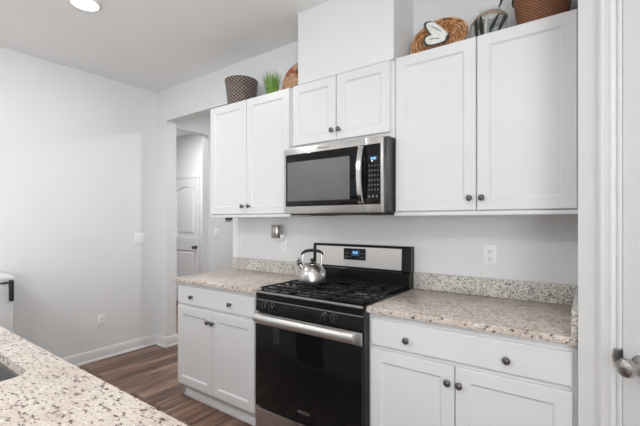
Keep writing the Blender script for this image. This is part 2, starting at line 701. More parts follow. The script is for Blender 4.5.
def casing(parent, x0, x1, z1, yf, wd=.06, th=.016):
    bm = bmesh.new()
    for a, b in ((x0 - wd, x0), (x1, x1 + wd)):
        box(bm, a, b, yf - th, yf, 0, z1 + wd, .004)
        box(bm, a + wd * .3, a + wd * .7, yf - th - .003, yf - th + .004, 0, z1 + wd * .7, .003)
    box(bm, x0, x1, yf - th, yf, z1, z1 + wd, .004)
    return obj('casing', bm, 'trim', parent)


door_slab(d, DX0, DX1, 1.408, 2.03)
casing(d, DX0 - .012, DX1 + .012, 2.042, 1.44)
bm = bmesh.new()
lathe(bm, [(.032, 0), (.032, .006), (.012, .010), (.011, .035), (.024, .042), (.029, .055), (.024, .068), (0, .073)], (DX1 - .07, 1.408, .925), '-Y')
h = obj('door_knob', bm, 'pewter', d)
bm = bmesh.new()
tube(bm, [(DX1 - .07, 1.355, .915), (DX1 - .085, 1.35, .85), (DX1 - .07, 1.352, .80), (DX1 - .075, 1.353, .70), (DX1 - .068, 1.356, .62)], .004, 6)
tag(obj('hanging_cord', bm, 'pot'), 'thin pale cord hanging from the hall door knob', 'cord')

# ------------------------------------------------------------------ corner pantry wall (diagonal) and its door
pw = thing('wall_pantry', 'white diagonal wall of the corner pantry beside the counter', 'wall', (1.632, -0.668, 0), -PI / 4)
pw['kind'] = 'structure'
S0 = 0.161   # door edge along the wall
bm = bmesh.new()
# front skin, with doorway cut out; local x runs along the wall, -y faces the room
prism(bm, [(0, 0), (S0 - .02, 0), (S0 - .02, 2.06), (S0 + .73, 2.06), (S0 + .73, 0), (0.99, 0), (0.99, ZC), (0, ZC)], 0.0, 0.11)
obj('wall_panel', bm, 'wall', pw, local=True)
bm = bmesh.new()
box(bm, .001, S0 - .070, -.014, 0, 0, .105, .003)
obj('baseboard', bm, 'trim', pw, local=True)
# short return walls that close the pantry
bm = bmesh.new()
box(bm, 1.632, 1.74, -0.668, 0, 0, ZC)
struct('wall_pantry_side', bm, 'wall')
struct('wall_pantry_return', B(2.33, XR, -1.37, -1.26, 0, ZC), 'wall')

pd = thing('door_2', 'white pantry door at the right edge with a satin nickel knob', 'door', (1.632, -0.668, 0), -PI / 4)
pd['kind'] = 'structure'


def local_obj(name, bm, mat, parent):
    return obj(name, bm, mat, parent, local=True)


bm = bmesh.new()
for a, b in ((S0 - .070, S0 - .016), (S0 + .726, S0 + .780)):
    box(bm, a, b, -.015, 0, 0, 2.05 + .062, .004)
    box(bm, a + .008, a + .022, -.0165, -.012, 0, 2.05 + .05, .001)
    box(bm, a + .040, a + .052, -.016, -.012, 0, 2.05 + .05, .001)
box(bm, S0 - .016, S0 + .726, -.015, 0, 2.05, 2.05 + .062, .004)
local_obj('casing', bm, 'trim', pd)
bm = bmesh.new()
box(bm, S0 - .02, S0 - .004, .002, .108, 0, 2.05, .002)
box(bm, S0 + .714, S0 + .73, .002, .108, 0, 2.05, .002)
box(bm, S0 - .004, S0 + .714, -.006, .108, 2.045, 2.06, .002)
local_obj('jamb', bm, 'trim', pd)
bm = bmesh.new()
box(bm, S0, S0 + .71, .003, .038, .008, 2.04, .003)
for z0, z1 in ((1.07, 1.90), (.22, .88)):
    box(bm, S0 + .11, S0 + .60, -.001, .006, z0, z1, .004)
local_obj('slab', bm, 'door', pd)
bm = bmesh.new()
ks = S0 + .062
lathe(bm, [(.033, 0), (.033, .004), (.027, .009), (.013, .012), (.011, .036), (.018, .040), (.0265, .048), (.0285, .057), (.026, .066), (.017, .073), (0, .075)], (ks, .003, .905), '-Y', 32)
local_obj('door_knob', bm, 'nickel', pd)
bm = bmesh.new()
box(bm, S0 - .006, S0 - .002, -.012, .02, .890, .938, .001)
tube(bm, [(S0 - .009, -.011, .893), (S0 - .013, -.014, .914), (S0 - .009, -.011, .935)], .005, 8)
local_obj('strike_plate', bm, 'nickel', pd)
bm = bmesh.new()
box(bm, S0 - .0035, S0 - .0002, -.011, .012, .895, .933)
local_obj('latch_slot', bm, 'slot', pd)

# ------------------------------------------------------------------ cabinet kit


def shaker(bm, x0, x1, z0, z1, yf, th=.019, fr=.056, rec=.008, sl=.010):
    """frame-and-panel front facing -Y"""
    def rect(i, y):
        return [bm.verts.new((x0 + i, y, z0 + i)), bm.verts.new((x1 - i, y, z0 + i)), bm.verts.new((x1 - i, y, z1 - i)), bm.verts.new((x0 + i, y, z1 - i))]
    loops = [rect(0, yf + th), rect(0, yf + .003), rect(.003, yf), rect(fr, yf), rect(fr + .003, yf + .003), rect(fr + sl, yf + rec), ]
    for a, b in zip(loops, loops[1:]):
        for i in range(4):
            j = (i + 1) % 4
            bm.faces.new((a[i], a[j], b[j], b[i]))
    bm.faces.new(loops[-1])
    bm.faces.new(list(reversed(loops[0])))


def slab_front(bm, x0, x1, z0, z1, yf, th=.019):
    def rect(i, y):
        return [bm.verts.new((x0 + i, y, z0 + i)), bm.verts.new((x1 - i, y, z0 + i)), bm.verts.new((x1 - i, y, z1 - i)), bm.verts.new((x0 + i, y, z1 - i))]
    loops = [rect(0, yf + th), rect(0, yf + .005), rect(.007, yf), ]
    for a, b in zip(loops, loops[1:]):
        for i in range(4):
            j = (i + 1) % 4
            bm.faces.new((a[i], a[j], b[j], b[i]))
    bm.faces.new(loops[-1])
    bm.faces.new(list(reversed(loops[0])))


def knob(parent, x, yf, z, r=.0155):
    bm = bmesh.new()
    lathe(bm, [(.009, 0), (.009, .002), (.006, .004), (.0055, .012), (r * .8, .016), (r, .020), (r * .96, .024), (r * .7, .027), (r * .62, .0265), (r * .3, .029), (0, .0295)], (x, yf, z), '-Y', 20)
    return obj('knob', bm, 'pewter', parent)


def doors(root, specs, yf):
    """specs: (x0, x1, z0, z1, knob_x, knob_z)"""
    for x0, x1, z0, z1, kx, kz in specs:
        bm = bmesh.new()
        shaker(bm, x0, x1, z0, z1, yf)
        dd = obj('door', bm, 'cab', root, smooth=0.3)
        knob(dd, kx, yf, kz)


YU = -0.300     # upper door faces
U0, U1 = 1.367, 2.262

# upper left cabinet
c = thing('upper_cabinet', 'white two-door wall cabinet left of the microwave, dark basket on top', 'cabinet', (-.43, 0, U0), group='white wall cabinets')
bm = bmesh.new()
box(bm, -.866, -.006, YU + .0195, -.001, U0, U1, .002)
obj('body', bm, 'cab', c)
bm = bmesh.new()
box(bm, -.866, -.006, YU + .004, YU + .021, U0 - .001, U0 + .019, .002)
obj('bottom_rail', bm, 'cab', c)
doors(c, [(-.860, -.438, U0 + .024, U1 - .002, -.471, 1.450), (-.434, -.012, U0 + .024, U1 - .002, -.401, 1.450)], YU)

# cabinet over the microwave
c = thing('upper_cabinet', 'short white two-door wall cabinet directly above the microwave', 'cabinet', (.38, 0, 1.8145), group='white wall cabinets')
bm = bmesh.new()
box(bm, 0.0, .7655, YU + .0195, -.001, 1.8145, U1, .002)
obj('body', bm, 'cab', c)
doors(c, [(.022, .372, 1.850, U1 - .001, .349, 1.912), (.378, .742, 1.850, U1 - .001, .401, 1.912)], YU)

# upper right cabinet
c = thing('upper_cabinet', 'large white two-door wall cabinet right of the microwave, wicker decor on top', 'cabinet', (1.2, 0, U0), group='white wall cabinets')
bm = bmesh.new()
box(bm, .7675, 1.630, YU + .0195, -.001, U0, U1, .002)
obj('body', bm, 'cab', c)
bm = bmesh.new()
box(bm, .7675, 1.630, YU + .004, YU + .021, U0 - .001, U0 + .019, .002)
obj('bottom_rail', bm, 'cab', c)
doors(c, [(.778, 1.206, U0 + .024, U1 - .002, 1.178, 1.452), (1.212, 1.622, U0 + .024, U1 - .002, 1.236, 1.452)], YU)

# ------------------------------------------------------------------ base cabinets and worktops
YB = -0.620


def base_cab(name, label, x0, x1, dx0, dx1, seam, dz, kz, drawer_knobs, door_knobs, left_end):
    c = thing(name, label, 'cabinet', ((x0 + x1) / 2, 0, 0), group='white base cabinets')
    bm = bmesh.new()
    box(bm, x0, x1, YB + .0195, -.001, .11, .882, .002)
    obj('body', bm, 'cab', c)
    bm = bmesh.new()
    box(bm, x0 + (.0 if left_end else 0), x1, -.535, -.02, 0, .11)
    box(bm, x0 - (.012 if left_end else 0), x1, -.552, -.53, 0, .020, .004)
    if left_end:
        box(bm, x0 - .012, x0 + .01, -.552, -.02, 0, .020, .004)
    obj('toe_kick', bm, 'cab', c)
    bm = bmesh.new()
    slab_front(bm, dx0, dx1, dz[0], dz[1], YB)
    dr = obj('drawer', bm, 'cab', c, smooth=0.3)
    for k in drawer_knobs:
        knob(dr, k, YB, kz)
    doors(c, [(dx0, seam - .002, .130, .705, door_knobs[0], .632), (seam + .002, dx1, .130, .705, door_knobs[1], .632)], YB)
    return c


base_cab('base_cabinet', 'white base cabinet left of the range with a wide drawer over two doors', -.858, .022, -.836, -.026, -.434, (.724, .858), .786, (-.66, -.246), (-.472, -.422), True)
base_cab('base_cabinet', 'white base cabinet right of the range with a wide drawer over two doors', .771, 1.630, .786, 1.616, 1.194, (.722, .852), .780, (.977, 1.398), (1.166, 1.215), False)


def worktop(label, x0, x1, left_over, side):
    c = thing('countertop', label, 'countertop', ((x0 + x1) / 2, 0, .883), group='granite counters on the back wall')
    bm = bmesh.new()
    box(bm, x0, x1, -.640, -.001, .8835, .914, .004)
    obj('slab', bm, 'granite', c)
    bm = bmesh.new()
    box(bm, x0 if side else -.918, x1, -.021, -.001, .9142, 1.016, .003)
    obj('backsplash', bm, 'granite_grey', c)
    if side:
        bm = bmesh.new()
        box(bm, x1 - .020, x1, -.636, -.0215, .9142, 1.012, .003)
        obj('side_splash', bm, 'granite_grey', c)


worktop('speckled granite counter left of the range with a low backsplash', -.866, .021, True, False)
worktop('speckled granite counter right of the range with a low backsplash', .773, 1.631, False, True)

# ------------------------------------------------------------------ range
RX0, RX1 = .027, .7675
YF = -.655
r = thing('gas_range', 'freestanding stainless and black gas range between the base cabinets', 'range', (.39, -.3, 0))
bm = bmesh.new()
box(bm, RX0, RX1, YF + .02, -.03, .03, .905, .002)
for x in (RX0 + .04, RX1 - .04):
    for y in (YF + .08, -.10):
        lathe(bm, [(.018, 0), (.018, .035)], (x, y, 0), 'Z', 12)
obj('body', bm, 'darkgrey', r)
bm = bmesh.new()
box(bm, RX0 + .0, RX1, YF - .004, -.06, .900, .919, .006)
obj('cooktop', bm, 'black', r)
bm = bmesh.new()
box(bm, RX0 + .002, RX1 - .002, YF - .010, YF + .006, .903, .916, .004)
obj('cooktop_edge', bm, 'edge', r, label='grey bevelled front edge of the cooktop')
# manifold strip and knob panel
bm = bmesh.new()
prism_x(bm, [(YF - .002, .866), (YF - .006, .902), (YF + .03, .902), (YF + .03, .866)], RX0 + .003, RX1 - .003)
box(bm, RX0 + .25, RX0 + .34, YF - .011, YF - .002, .889, .893, .001)
obj('manifold_strip', bm, 'black', r)
bm = bmesh.new()
box(bm, RX0 + .002, RX1 - .002, YF - .006, YF + .02, .793, .864, .004)
box(bm, RX0 + .225, RX0 + .50, YF - .009, YF - .004, .815, .853, .003)
cp = obj('control_panel', bm, 'gloss', r)
bm = bmesh.new()
box(bm, RX0 + .003, RX1 - .003, YF - .0075, YF + .004, .8625, .8665, .001)
obj('highlight_strip', bm, 'edge', r)  # pale strip standing in for the highlight line above the knob panel
for x in (.118, .172, .541, .600):
    bm = bmesh.new()
    lathe(bm, [(.024, 0), (.024, .006), (.020, .008), (.019, .026), (.016, .029), (0, .029)], (x, YF - .006, .836), '-Y', 20)
    box(bm, x - .0045, x + .0045, YF - .042, YF - .012, .817, .855, .002)
    obj('knob', bm, 'knobplastic', cp)
# burners
for x, y, rr in ((.19, -.50, .045), (.19, -.22, .036), (.60, -.50, .040), (.60, -.22, .045), (.40, -.36, .05)):
    bm = bmesh.new()
    lathe(bm, [(rr, .918), (rr, .922), (rr * .8, .923), (rr * .82, .927), (rr * .7, .930), (0, .930)], (x, y, 0), 'Z', 20)
    obj('burner', bm, 'blackm', r)
# cast iron grates: three side by side
for gx0, gx1 in ((RX0 + .018, .272), (.276, .526), (.530, RX1 - .018)):
    bm = bmesh.new()
    zt, hh, hw = .937, .010, .0058
    gy0, gy1 = -.632, -.088
    for y in (gy0, gy1):
        box(bm, gx0, gx1, y - hw, y + hw, zt - hh, zt, .002)
    for x in (gx0 + hw, gx1 - hw):
        box(bm, x - hw, x + hw, gy0, gy1, zt - hh, zt, .002)
    nb = 7
    for k in range(1, nb):
        y = gy0 + (gy1 - gy0) * k / nb
        cx = (gx0 + gx1) / 2
        if k in (2, 5):
            box(bm, gx0, cx - .045, y - hw * .8, y + hw * .8, zt - hh, zt, .002)
            box(bm, cx + .045, gx1, y - hw * .8, y + hw * .8, zt - hh, zt, .002)
        else:
            box(bm, gx0, gx1, y - hw * .8, y + hw * .8, zt - hh, zt, .002)
    cx = (gx0 + gx1) / 2
    for a, b in ((gy0, gy0 + .11), (gy0 + .20, gy1 - .20), (gy1 - .11, gy1)):
        box(bm, cx - hw * .8, cx + hw * .8, a, b, zt - hh, zt, .002)
    for x in (gx0 + .006, gx1 - .006):
        for y in (gy0 + .01, (gy0 + gy1) / 2, gy1 - .01):
            box(bm, x - .006, x + .006, y - .006, y + .006, .918, zt - hh + .002)
    obj('grate', bm, 'iron', r)
# backguard
bm = bmesh.new()
prism_x(bm, [(-.088, .915), (-.088, 1.01), (-.066, 1.02), (-.060, 1.168), (-.054, 1.176), (-.004, 1.176), (-.004, .915)], .0235, .772)
bg = obj('backguard', bm, 'black', r, smooth=0.4)
bm = bmesh.new()
prism_x(bm, [(-.0675, 1.026), (-.0625, 1.160), (-.050, 1.160), (-.050, 1.026)], .052, .712)
obj('steel_panel', bm, 'steel_l', bg)
bm = bmesh.new()
prism_x(bm, [(-.0695, 1.072), (-.0666, 1.150), (-.055, 1.150), (-.055, 1.072)], .288, .458)
obj('display', bm, 'blackglass', bg)
bm = bmesh.new()
prism_x(bm, [(-.0702, 1.100), (-.0688, 1.140), (-.060, 1.140), (-.060, 1.100)], .352, .412)
obj('screen', bm, 'bluescreen', bg)
text_mesh('clock_digits', '8:45', .022, 'blue', bg, (.382, -.0708, 1.122), bold=.0006)
for i in range(3):
    for j in range(2):
        for x0, st, wd in ((.300, .016, .006), (.420, .012, .005)):
            obj('button', B(x0 + i * st, x0 + i * st + wd, -.071, -.066, 1.090 + j * .026, 1.094 + j * .026), 'keys', bg)
# oven door, bowed handle, bottom drawer
bm = bmesh.new()
box(bm, RX0 + .004, RX1 - .004, YF - .012, YF + .018, .226, .786, .004)
od = obj('oven_door', bm, 'blackglass', r)
bm = bmesh.new()
box(bm, RX0 + .004, RX1 - .004, YF - .016, YF - .005, .720, .786, .003)
obj('top_band', bm, 'steel', od)
bm = bmesh.new()
n = 20
prev = None
for i in range(n + 1):
    t = i / n
    x = RX0 + .010 + (RX1 - RX0 - .052) * t
    bow = .020 + .016 * (1 - (2 * t - 1) ** 4)
    z0, z1 = .729, .784
    y = YF - .016
    ring = [bm.verts.new((x, y - bow + .016 - .020 * math.sin(PI * q / 8), z0 + (z1 - z0) * (1 - math.cos(PI * q / 8)) / 2)) for q in range(9)]
    if prev:
        for a in range(9):
            b = (a + 1) % 9
            bm.faces.new((prev[a], prev[b], ring[b], ring[a]))
    else:
        bm.faces.new(ring)
    prev = ring
bm.faces.new(list(reversed(prev)))
for x in (RX0 + .010, RX1 - .075):
    box(bm, x, x + .032, YF - .034, YF - .010, .735, .778, .003)
obj('handle', bm, 'steel_l', od, smooth=1.2)
text_mesh('brand_lettering', 'Whirlpool', .019, 'steel_l', od, (.405, YF - .0128, .285))
bm = bmesh.new()
tube(bm, [((.405 + .047 * math.cos(a)), YF - .0128, .285 + .009 * math.sin(a)) for a in [PI * (.25 + 1.25 * k / 16) for k in range(17)]], .0004, 5)
obj('brand_ring', bm, 'steel_l', od)
bm = bmesh.new()
box(bm, RX0 + .004, RX1 - .004, YF - .012, YF + .018, .045, .218, .004)
obj('bottom_drawer', bm, 'steel', r)

# ------------------------------------------------------------------ microwave
m = thing('microwave', 'stainless over-the-range microwave with black glass window', 'microwave', (.40, -.2, 1.39))
MX0, MX1, MZ0, MZ1, MY = .024, .743, 1.385, 1.811, -.395
bm = bmesh.new()
box(bm, MX0 + .004, .763, MY + .042, -.004, MZ0 + .004, 1.8135, .003)
obj('body', bm, 'darkgrey', m)
bm = bmesh.new()
box(bm, MX0 + .02, MX1 - .02, MY + .05, -.03, MZ0 - .008, MZ0 + .006, .003)
for k in range(8):
    box(bm, .10 + k * .02, .108 + k * .02, -.20, -.08, MZ0 - .011, MZ0 - .006)
    box(bm, .52 + k * .02, .528 + k * .02, -.20, -.08, MZ0 - .011, MZ0 - .006)
obj('bottom_grille', bm, 'blackm', m)
DS = .632
bm = bmesh.new()
box(bm, MX0, DS - .001, MY, MY + .041, MZ0, MZ1, .004)
md = obj('door', bm, 'steel', m)
bm = bmesh.new()
box(bm, DS + .001, MX1, MY, MY + .041, MZ0, MZ1, .004)
mp_ = obj('control_column', bm, 'steel', m)
bm = bmesh.new()
box(bm, MX0 + .016, DS - .0012, MY - .003, MY + .006, 1.430, 1.772, .006)
obj('window_frame', bm, 'blackglass', md)
bm = bmesh.new()
box(bm, MX0 + .030, .535, MY - .0042, MY + .002, 1.462, 1.722, .006)
obj('pane', bm, 'greyglass', md)
bm = bmesh.new()
box(bm, DS + .0012, .732, MY - .003, MY + .006, 1.430, 1.772, .006)
obj('keypad', bm, 'blackglass', mp_)
bm = bmesh.new()
box(bm, .664, .712, MY - .0042, MY, 1.676, 1.700, .002)
obj('screen', bm, 'bluescreen', mp_)
text_mesh('clock_digits', '8:45', .018, 'blue', mp_, (.688, MY - .0046, 1.688), bold=.0006)
for i in range(4):
    for j in range(6):
        z = 1.645 - j * .027
        obj('button', B(.657 + i * .018, .665 + i * .018, MY - .0036, MY - .002, z, z + .006), 'keys', mp_)
for i in range(3):
    bm = bmesh.new()
    lathe(bm, [(.007, 0), (.007, .0008)], (.662 + i * .024, MY - .003, 1.475), '-Y', 12)
    obj('button', bm, 'keys', mp_)
bm = bmesh.new()
hp = []
for i in range(15):
    t = i / 14
    hp.append((.610, MY - .012 - .030 * math.sin(PI * t) ** .7, 1.440 + .325 * t))
prev = None
for i, (x, y, z) in enumerate(hp):
    ring = [bm.verts.new((x - .017, y + .008, z)), bm.verts.new((x - .012, y, z)), bm.verts.new((x + .012, y, z)), bm.verts.new((x + .017, y + .008, z))]
    if prev:
        for a in range(4):
            b = (a + 1) % 4
            bm.faces.new((prev[a], prev[b], ring[b], ring[a]))
    else:
        bm.faces.new(ring)
    prev = ring
bm.faces.new(list(reversed(prev)))
box(bm, .596, .624, MY - .014, MY - .001, 1.440, 1.462, .002)
box(bm, .596, .624, MY - .014, MY - .001, 1.743, 1.765, .002)
obj('handle', bm, 'chrome', md)
text_mesh('brand_lettering', 'Whirlpool', .022, 'keys', md, (.345, MY - .0005, 1.791))

# ------------------------------------------------------------------ kettle on the back left of the range
k = thing('kettle', 'brushed steel whistling kettle with black handle on the range', 'kettle', (.214, -.335, .9375), .63)
bm = bmesh.new()
lathe(bm, [(.080, 0), (.088, .003), (.0925, .012), (.0935, .025), (.092, .050), (.085, .076), (.071, .099), (.053, .114), (.038, .122), (.036, .123)], (0, 0, 0), 'Z', 36)
obj('body', bm, 'steel_v', k, local=True)
bm = bmesh.new()
lathe(bm, [(.040, .120), (.040, .125), (.034, .130), (.018, .134), (0, .135)], (0, 0, 0), 'Z', 28)
ld = obj('lid', bm, 'chrome', k, local=True)
bm = bmesh.new()
lathe(bm, [(.007, .133), (.006, .139), (.013, .144), (.014, .150), (.009, .156), (0, .157)], (0, 0, 0), 'Z', 20)
obj('lid_knob', bm, 'blackm', ld, local=True)
bm = bmesh.new()
tube(bm, [(-.052, 0, .086), (-.070, 0, .102), (-.082, 0, .122)], [.021, .017, .014], 14)
obj('spout', bm, 'chrome', k, local=True)
bm = bmesh.new()
tube(bm, [(-.080, 0, .119), (-.086, 0, .130)], [.017, .016], 14)
tube(bm, [(-.090, 0, .124), (-.098, 0, .138), (-.080, 0, .146), (-.088, 0, .160)], [.007, .007, .008, .006], 8)
obj('whistle_cap', bm, 'blackm', k, local=True)
for sx in (-1, 1):
    bm = bmesh.new()
    tube(bm, [(sx * .058, 0, .106), (sx * .060, 0, .140), (sx * .062, 0, .165), (sx * .057, 0, .190)], [.0035, .0045, .0045, .0035], 8, flat=1.6)
    obj('handle_bracket', bm, 'nickel', k, local=True)
bm = bmesh.new()
hp = [(-.069, 0, .178), (-.063, 0, .192), (-.045, 0, .204), (-.015, 0, .209), (.015, 0, .209), (.045, 0, .204), (.063, 0, .192), (.069, 0, .178)]
tube(bm, hp, [.006, .010, .012, .012, .012, .012, .010, .006], 12, flat=.85)
obj('grip', bm, 'blackm', k, local=True)

# ------------------------------------------------------------------ outlets and switches


def outlet(name, label, loc, rotz, kind, group):
    """plate faces local -Y"""
    o = thing(name, label, 'outlet' if kind == 'outlet' else 'switch', loc, rotz, group)
    bm = bmesh.new()
    wd = .058 if kind == 'double' else .0355
    box(bm, -wd, wd, -.006, 0, -.058, .058, .003)
    obj('cover_plate', bm, 'plastic', o, local=True)
    if kind == 'outlet':
        for z in (-.021, .021):
            bm = bmesh.new()
            lathe(bm, [(.0165, 0), (.0165, .0085), (.015, .009), (0, .009)], (0, 0, z), '-Y', 20, .86)
            f = obj('socket', bm, 'plastic', o, local=True)
            bm = bmesh.new()
            for x in (-.007, .007):
                box(bm, x - .0013, x + .0013, -.0096, -.0085, z - .001, z + .008)
            lathe(bm, [(.0028, .0085), (.0028, .0097)], (0, 0, z - .008), '-Y', 10)
            obj('slots', bm, 'slot', f, local=True)
    else:
        for x in ((-.026, .026) if kind == 'double' else (0,)):
            bm = bmesh.new()
            prism_x(bm, [(-.005, -.033), (-.007, -.033), (-.013, .033), (-.005, .033)], x - .0165, x + .0165)
            obj('rocker', bm, 'plastic', o, local=True)
    return o


outlet('power_outlet', 'white outlet on the back wall above the right counter', (1.213, 0, 1.145), 0, 'outlet', 'wall outlets')
so = outlet('power_outlet', 'white outlet on the back wall behind the steel plug-in warmer', (-.318, 0, 1.158), 0, 'outlet', 'wall outlets')
outlet('power_outlet', 'white outlet low on the left wall above the baseboard', (XL, -.575, .372), PI / 2, 'outlet', 'wall outlets')
outlet('light_switch', 'white double rocker switch on the left wall near the corner', (XL, -.187, 1.157), PI / 2, 'double', None)
outlet('light_switch', 'white switch on the hall wall beyond the opening', (XL, .822, 1.19), PI / 2, 'single', None)

t = thing('thermostat', 'small dark box on the hall wall just under the cabinet edge', 'thermostat', (XL, 1.015, 1.40))
bm = bmesh.new()
box(bm, XL, XL + .03, .965, 1.065, 1.353, 1.45, .004)
obj('case', bm, 'darkgrey', t)
bm = bmesh.new()
box(bm, XL + .029, XL + .032, .985, 1.045, 1.385, 1.43, .001)
obj('face', bm, 'blackglass', t)

s = thing('scent_warmer', 'small silver plug-in scent warmer on the outlet left of the kettle', 'air freshener', (-.348, -.052, 1.203))
bm = bmesh.new()
lathe(bm, [(.041, 0), (.043, .003), (.043, .100), (.041, .103), (.036, .103), (.035, .06), (0, .06)], (0, 0, 0), 'Z', 28)
obj('cup', bm, 'nickel', s, local=True)
bm = bmesh.new()
box(bm, .008, .056, -.004, .0425, -.006, .028, .004)
obj('plug', bm, 'plastic', s, local=True)

# ------------------------------------------------------------------ things on the wall cabinets
ZT = U1 + .0005
# dark woven basket
b = thing('woven_basket', 'dark brown woven basket at the left end of the cabinet tops', 'basket', (-.655, -.145, ZT))
bm = bmesh.new()
lathe(bm, [(.100, 0), (.108, .002), (.117, .08), (.127, .17), (.133, .220), (.125, .220), (.117, .17), (.107, .08), (.098, .012), (0, .012)], (0, 0, 0), 'Z', 48)
obj('body', bm, 'dkwicker', b, local=True)
bm = bmesh.new()
for ph, zz in ((0, .221), (PI, .221)):
    tube(bm, [(.129 * math.cos(a), .129 * math.sin(a), zz + .005 * math.sin(a * 18 + ph)) for a in [2 * PI * i / 96 for i in range(96)]], .0065, 6, True)
obj('rim', bm, 'dkwicker', b, local=True)
# faux grass
g = thing('potted_grass', 'small tuft of bright green grass beside the dark basket', 'plant', (-.315, -.145, ZT))
bm = bmesh.new()
lathe(bm, [(.034, 0), (.038, .003), (.044, .042), (.041, .042), (.039, .036), (0, .036)], (0, 0, 0), 'Z', 24)
obj('pot', bm, 'pot', g, local=True)
bm = bmesh.new()
for i in range(190):
    a = random.uniform(0, 2 * PI)
    rr = .040 * math.sqrt(random.random())
    x, y = rr * math.cos(a), rr * math.sin(a)
    hgt = random.uniform(.14, .205)
    lean = random.uniform(.1, .55) * (rr / .036 + .2)
    dx, dy = math.cos(a) * lean * .085, math.sin(a) * lean * .085
    wd = random.uniform(.0025, .0042)
    ta = random.uniform(0, PI)
    cx, cy = math.cos(ta) * wd, math.sin(ta) * wd
    pr = None
    for q in range(5):
        tt = q / 4
        px, py, pz = x + dx * tt ** 1.6, y + dy * tt ** 1.6, .03 + hgt * tt
        f = 1 - tt * .85
        cur = [bm.verts.new((px - cx * f, py - cy * f, pz)), bm.verts.new((px + cx * f, py + cy * f, pz)), bm.verts.new((px + cy * f * .4, py - cx * f * .4, pz))]
        if pr:
            for u in range(3):
                v = (u + 1) % 3
                bm.faces.new((pr[u], pr[v], cur[v], cur[u]))
        pr = cur
bl = obj('grass_blades', bm, 'grass', g, local=True)
bl['kind'] = 'stuff'
# mosaic plate, leaning back
p = thing('mosaic_plate', 'round red and tan mosaic plate leaning beside the white chase', 'plate', (-.105, -.075, ZT))
bm = bmesh.new()
lathe(bm, [(0, .006), (.075, .006), (.10, .012), (.139, .024), (.143, .022), (.139, .016), (.10, .003), (.075, 0), (0, 0)], (0, 0, 0), 'Z', 48)
bmesh.ops.rotate(bm, verts=bm.verts, cent=(0, 0, 0), matrix=Matrix.Rotation(PI / 2 - .22, 3, 'X'))
zmin = min(v.co.z for v in bm.verts)
bmesh.ops.translate(bm, verts=bm.verts, vec=(0, 0, -zmin))
tag(p, p['label'], 'plate')
obj('dish', bm, 'mosaic', p, local=True)

# oval wicker tray leaning on the wall
tr = thing('wicker_tray', 'oval tan wicker tray leaning on the wall behind the butterfly', 'tray', (.953, -.075, ZT))
bm = bmesh.new()
A_, B_ = .160, .121
for q in range(1, 12):
    f = q / 11
    yy = -.030 * max(0, f - .62) / .38
    pts = []
    for i in range(72):
        a = 2 * PI * i / 72
        wob = .002 * math.sin(a * 36 + q * PI)
        pts.append((A_ * f * math.cos(a), yy + wob, B_ * f * math.sin(a)))
    tube(bm, pts, .0082, 6, True, up=(0, 1, 0))
for i in range(18):
    a = 2 * PI * i / 18
    tube(bm, [(.008 * math.cos(a), .004, .008 * math.sin(a)), (A_ * .6 * math.cos(a), .004, B_ * .6 * math.sin(a)), (A_ * .97 * math.cos(a), -.024, B_ * .97 * math.sin(a))], .004, 5)
rot = Matrix.Rotation(-.16, 3, 'X') @ Matrix.Rotation(-.10, 3, 'Y')
zmin = min((rot @ v.co).z for v in bm.verts)
o = obj('woven_coils', bm, 'tanwicker', tr, local=True)
o.rotation_euler = rot.to_euler()
o.location = (0, 0, -zmin)

# butterfly ornament in front of the tray
bf = thing('butterfly_ornament', 'white butterfly ornament with dark wing edges in front of the wicker tray', 'ornament', (1.005, -.175, ZT))


def wing(outline, y, th, name, mat, parent, puff=.004):
    bm = bmesh.new()
    cx = sum(q[0] for q in outline) / len(outline)
    cz = sum(q[1] for q in outline) / len(outline)
    loops = []
    for f, dy in ((1.0, 0), (1.0, -th), (.7, -th - puff), (.3, -th - puff * 1.4)):
        loops.append([bm.verts.new((cx + (x - cx) * f, y + dy, cz + (z - cz) * f)) for x, z in outline])
    for a, b in zip(loops, loops[1:]):
        for i in range(len(a)):
            j = (i + 1) % len(a)
            bm.faces.new((a[i], a[j], b[j], b[i]))
    bm.faces.new(list(reversed(loops[0])))
    bm.faces.new(loops[-1])
    return obj(name, bm, mat, parent, local=True)


def smooth_loop(pts, n=5):
    out = []
    m_ = len(pts)
    for i in range(m_):
        p0, p1, p2, p3 = (Vector(pts[(i + d_) % m_]) for d_ in (-1, 0, 1, 2))
        for k_ in range(n):
            t_ = k_ / n
            out.append(tuple(0.5 * ((2 * p1) + (-p0 + p2) * t_ + (2 * p0 - 5 * p1 + 4 * p2 - p3) * t_ ** 2 + (-p0 + 3 * p1 - 3 * p2 + p3) * t_ ** 3)))
    return out


w1 = smooth_loop([(-.095, .194), (-.086, .206), (-.057, .202), (-.029, .179), (.005, .141), (.03, .106), (.016, .093), (-.017, .1), (-.057, .126), (-.08, .158)])
w2 = smooth_loop([(-.092, .127), (-.063, .13), (-.023, .104), (.021, .089), (-.001, .078), (-.051, .076), (-.086, .085), (-.101, .11)])
for wl in (w1, w2):
    cx = sum(q[0] for q in wl) / len(wl)
    cz = sum(q[1] for q in wl) / len(wl)
    big = [((x - cx) * 1.16 + cx - .006, (z - cz) * 1.18 + cz + .001) for x, z in wl]
    e = wing(big, .006, .004, 'wing', 'wingedge', bf, .001)
    e['label'] = 'dark-edged wing'
    wing(wl, .001, .003, 'wing_field', 'wing', e)
    bm = bmesh.new()
    tube(bm, [(cx + .03, -.009, cz - .018 if wl is w1 else cz - .004), (cx, -.0095, cz + .008 if wl is w1 else cz + .004), (cx - .024, -.009, cz + .026 if wl is w1 else cz + .006)], .0018, 5)
    obj('wing_vein', bm, 'wingedge', e, local=True)
bm = bmesh.new()
tube(bm, [(.012, -.006, .058), (.019, -.009, .076), (.027, -.010, .096), (.040, -.008, .116)], [.003, .006, .006, .004], 8)
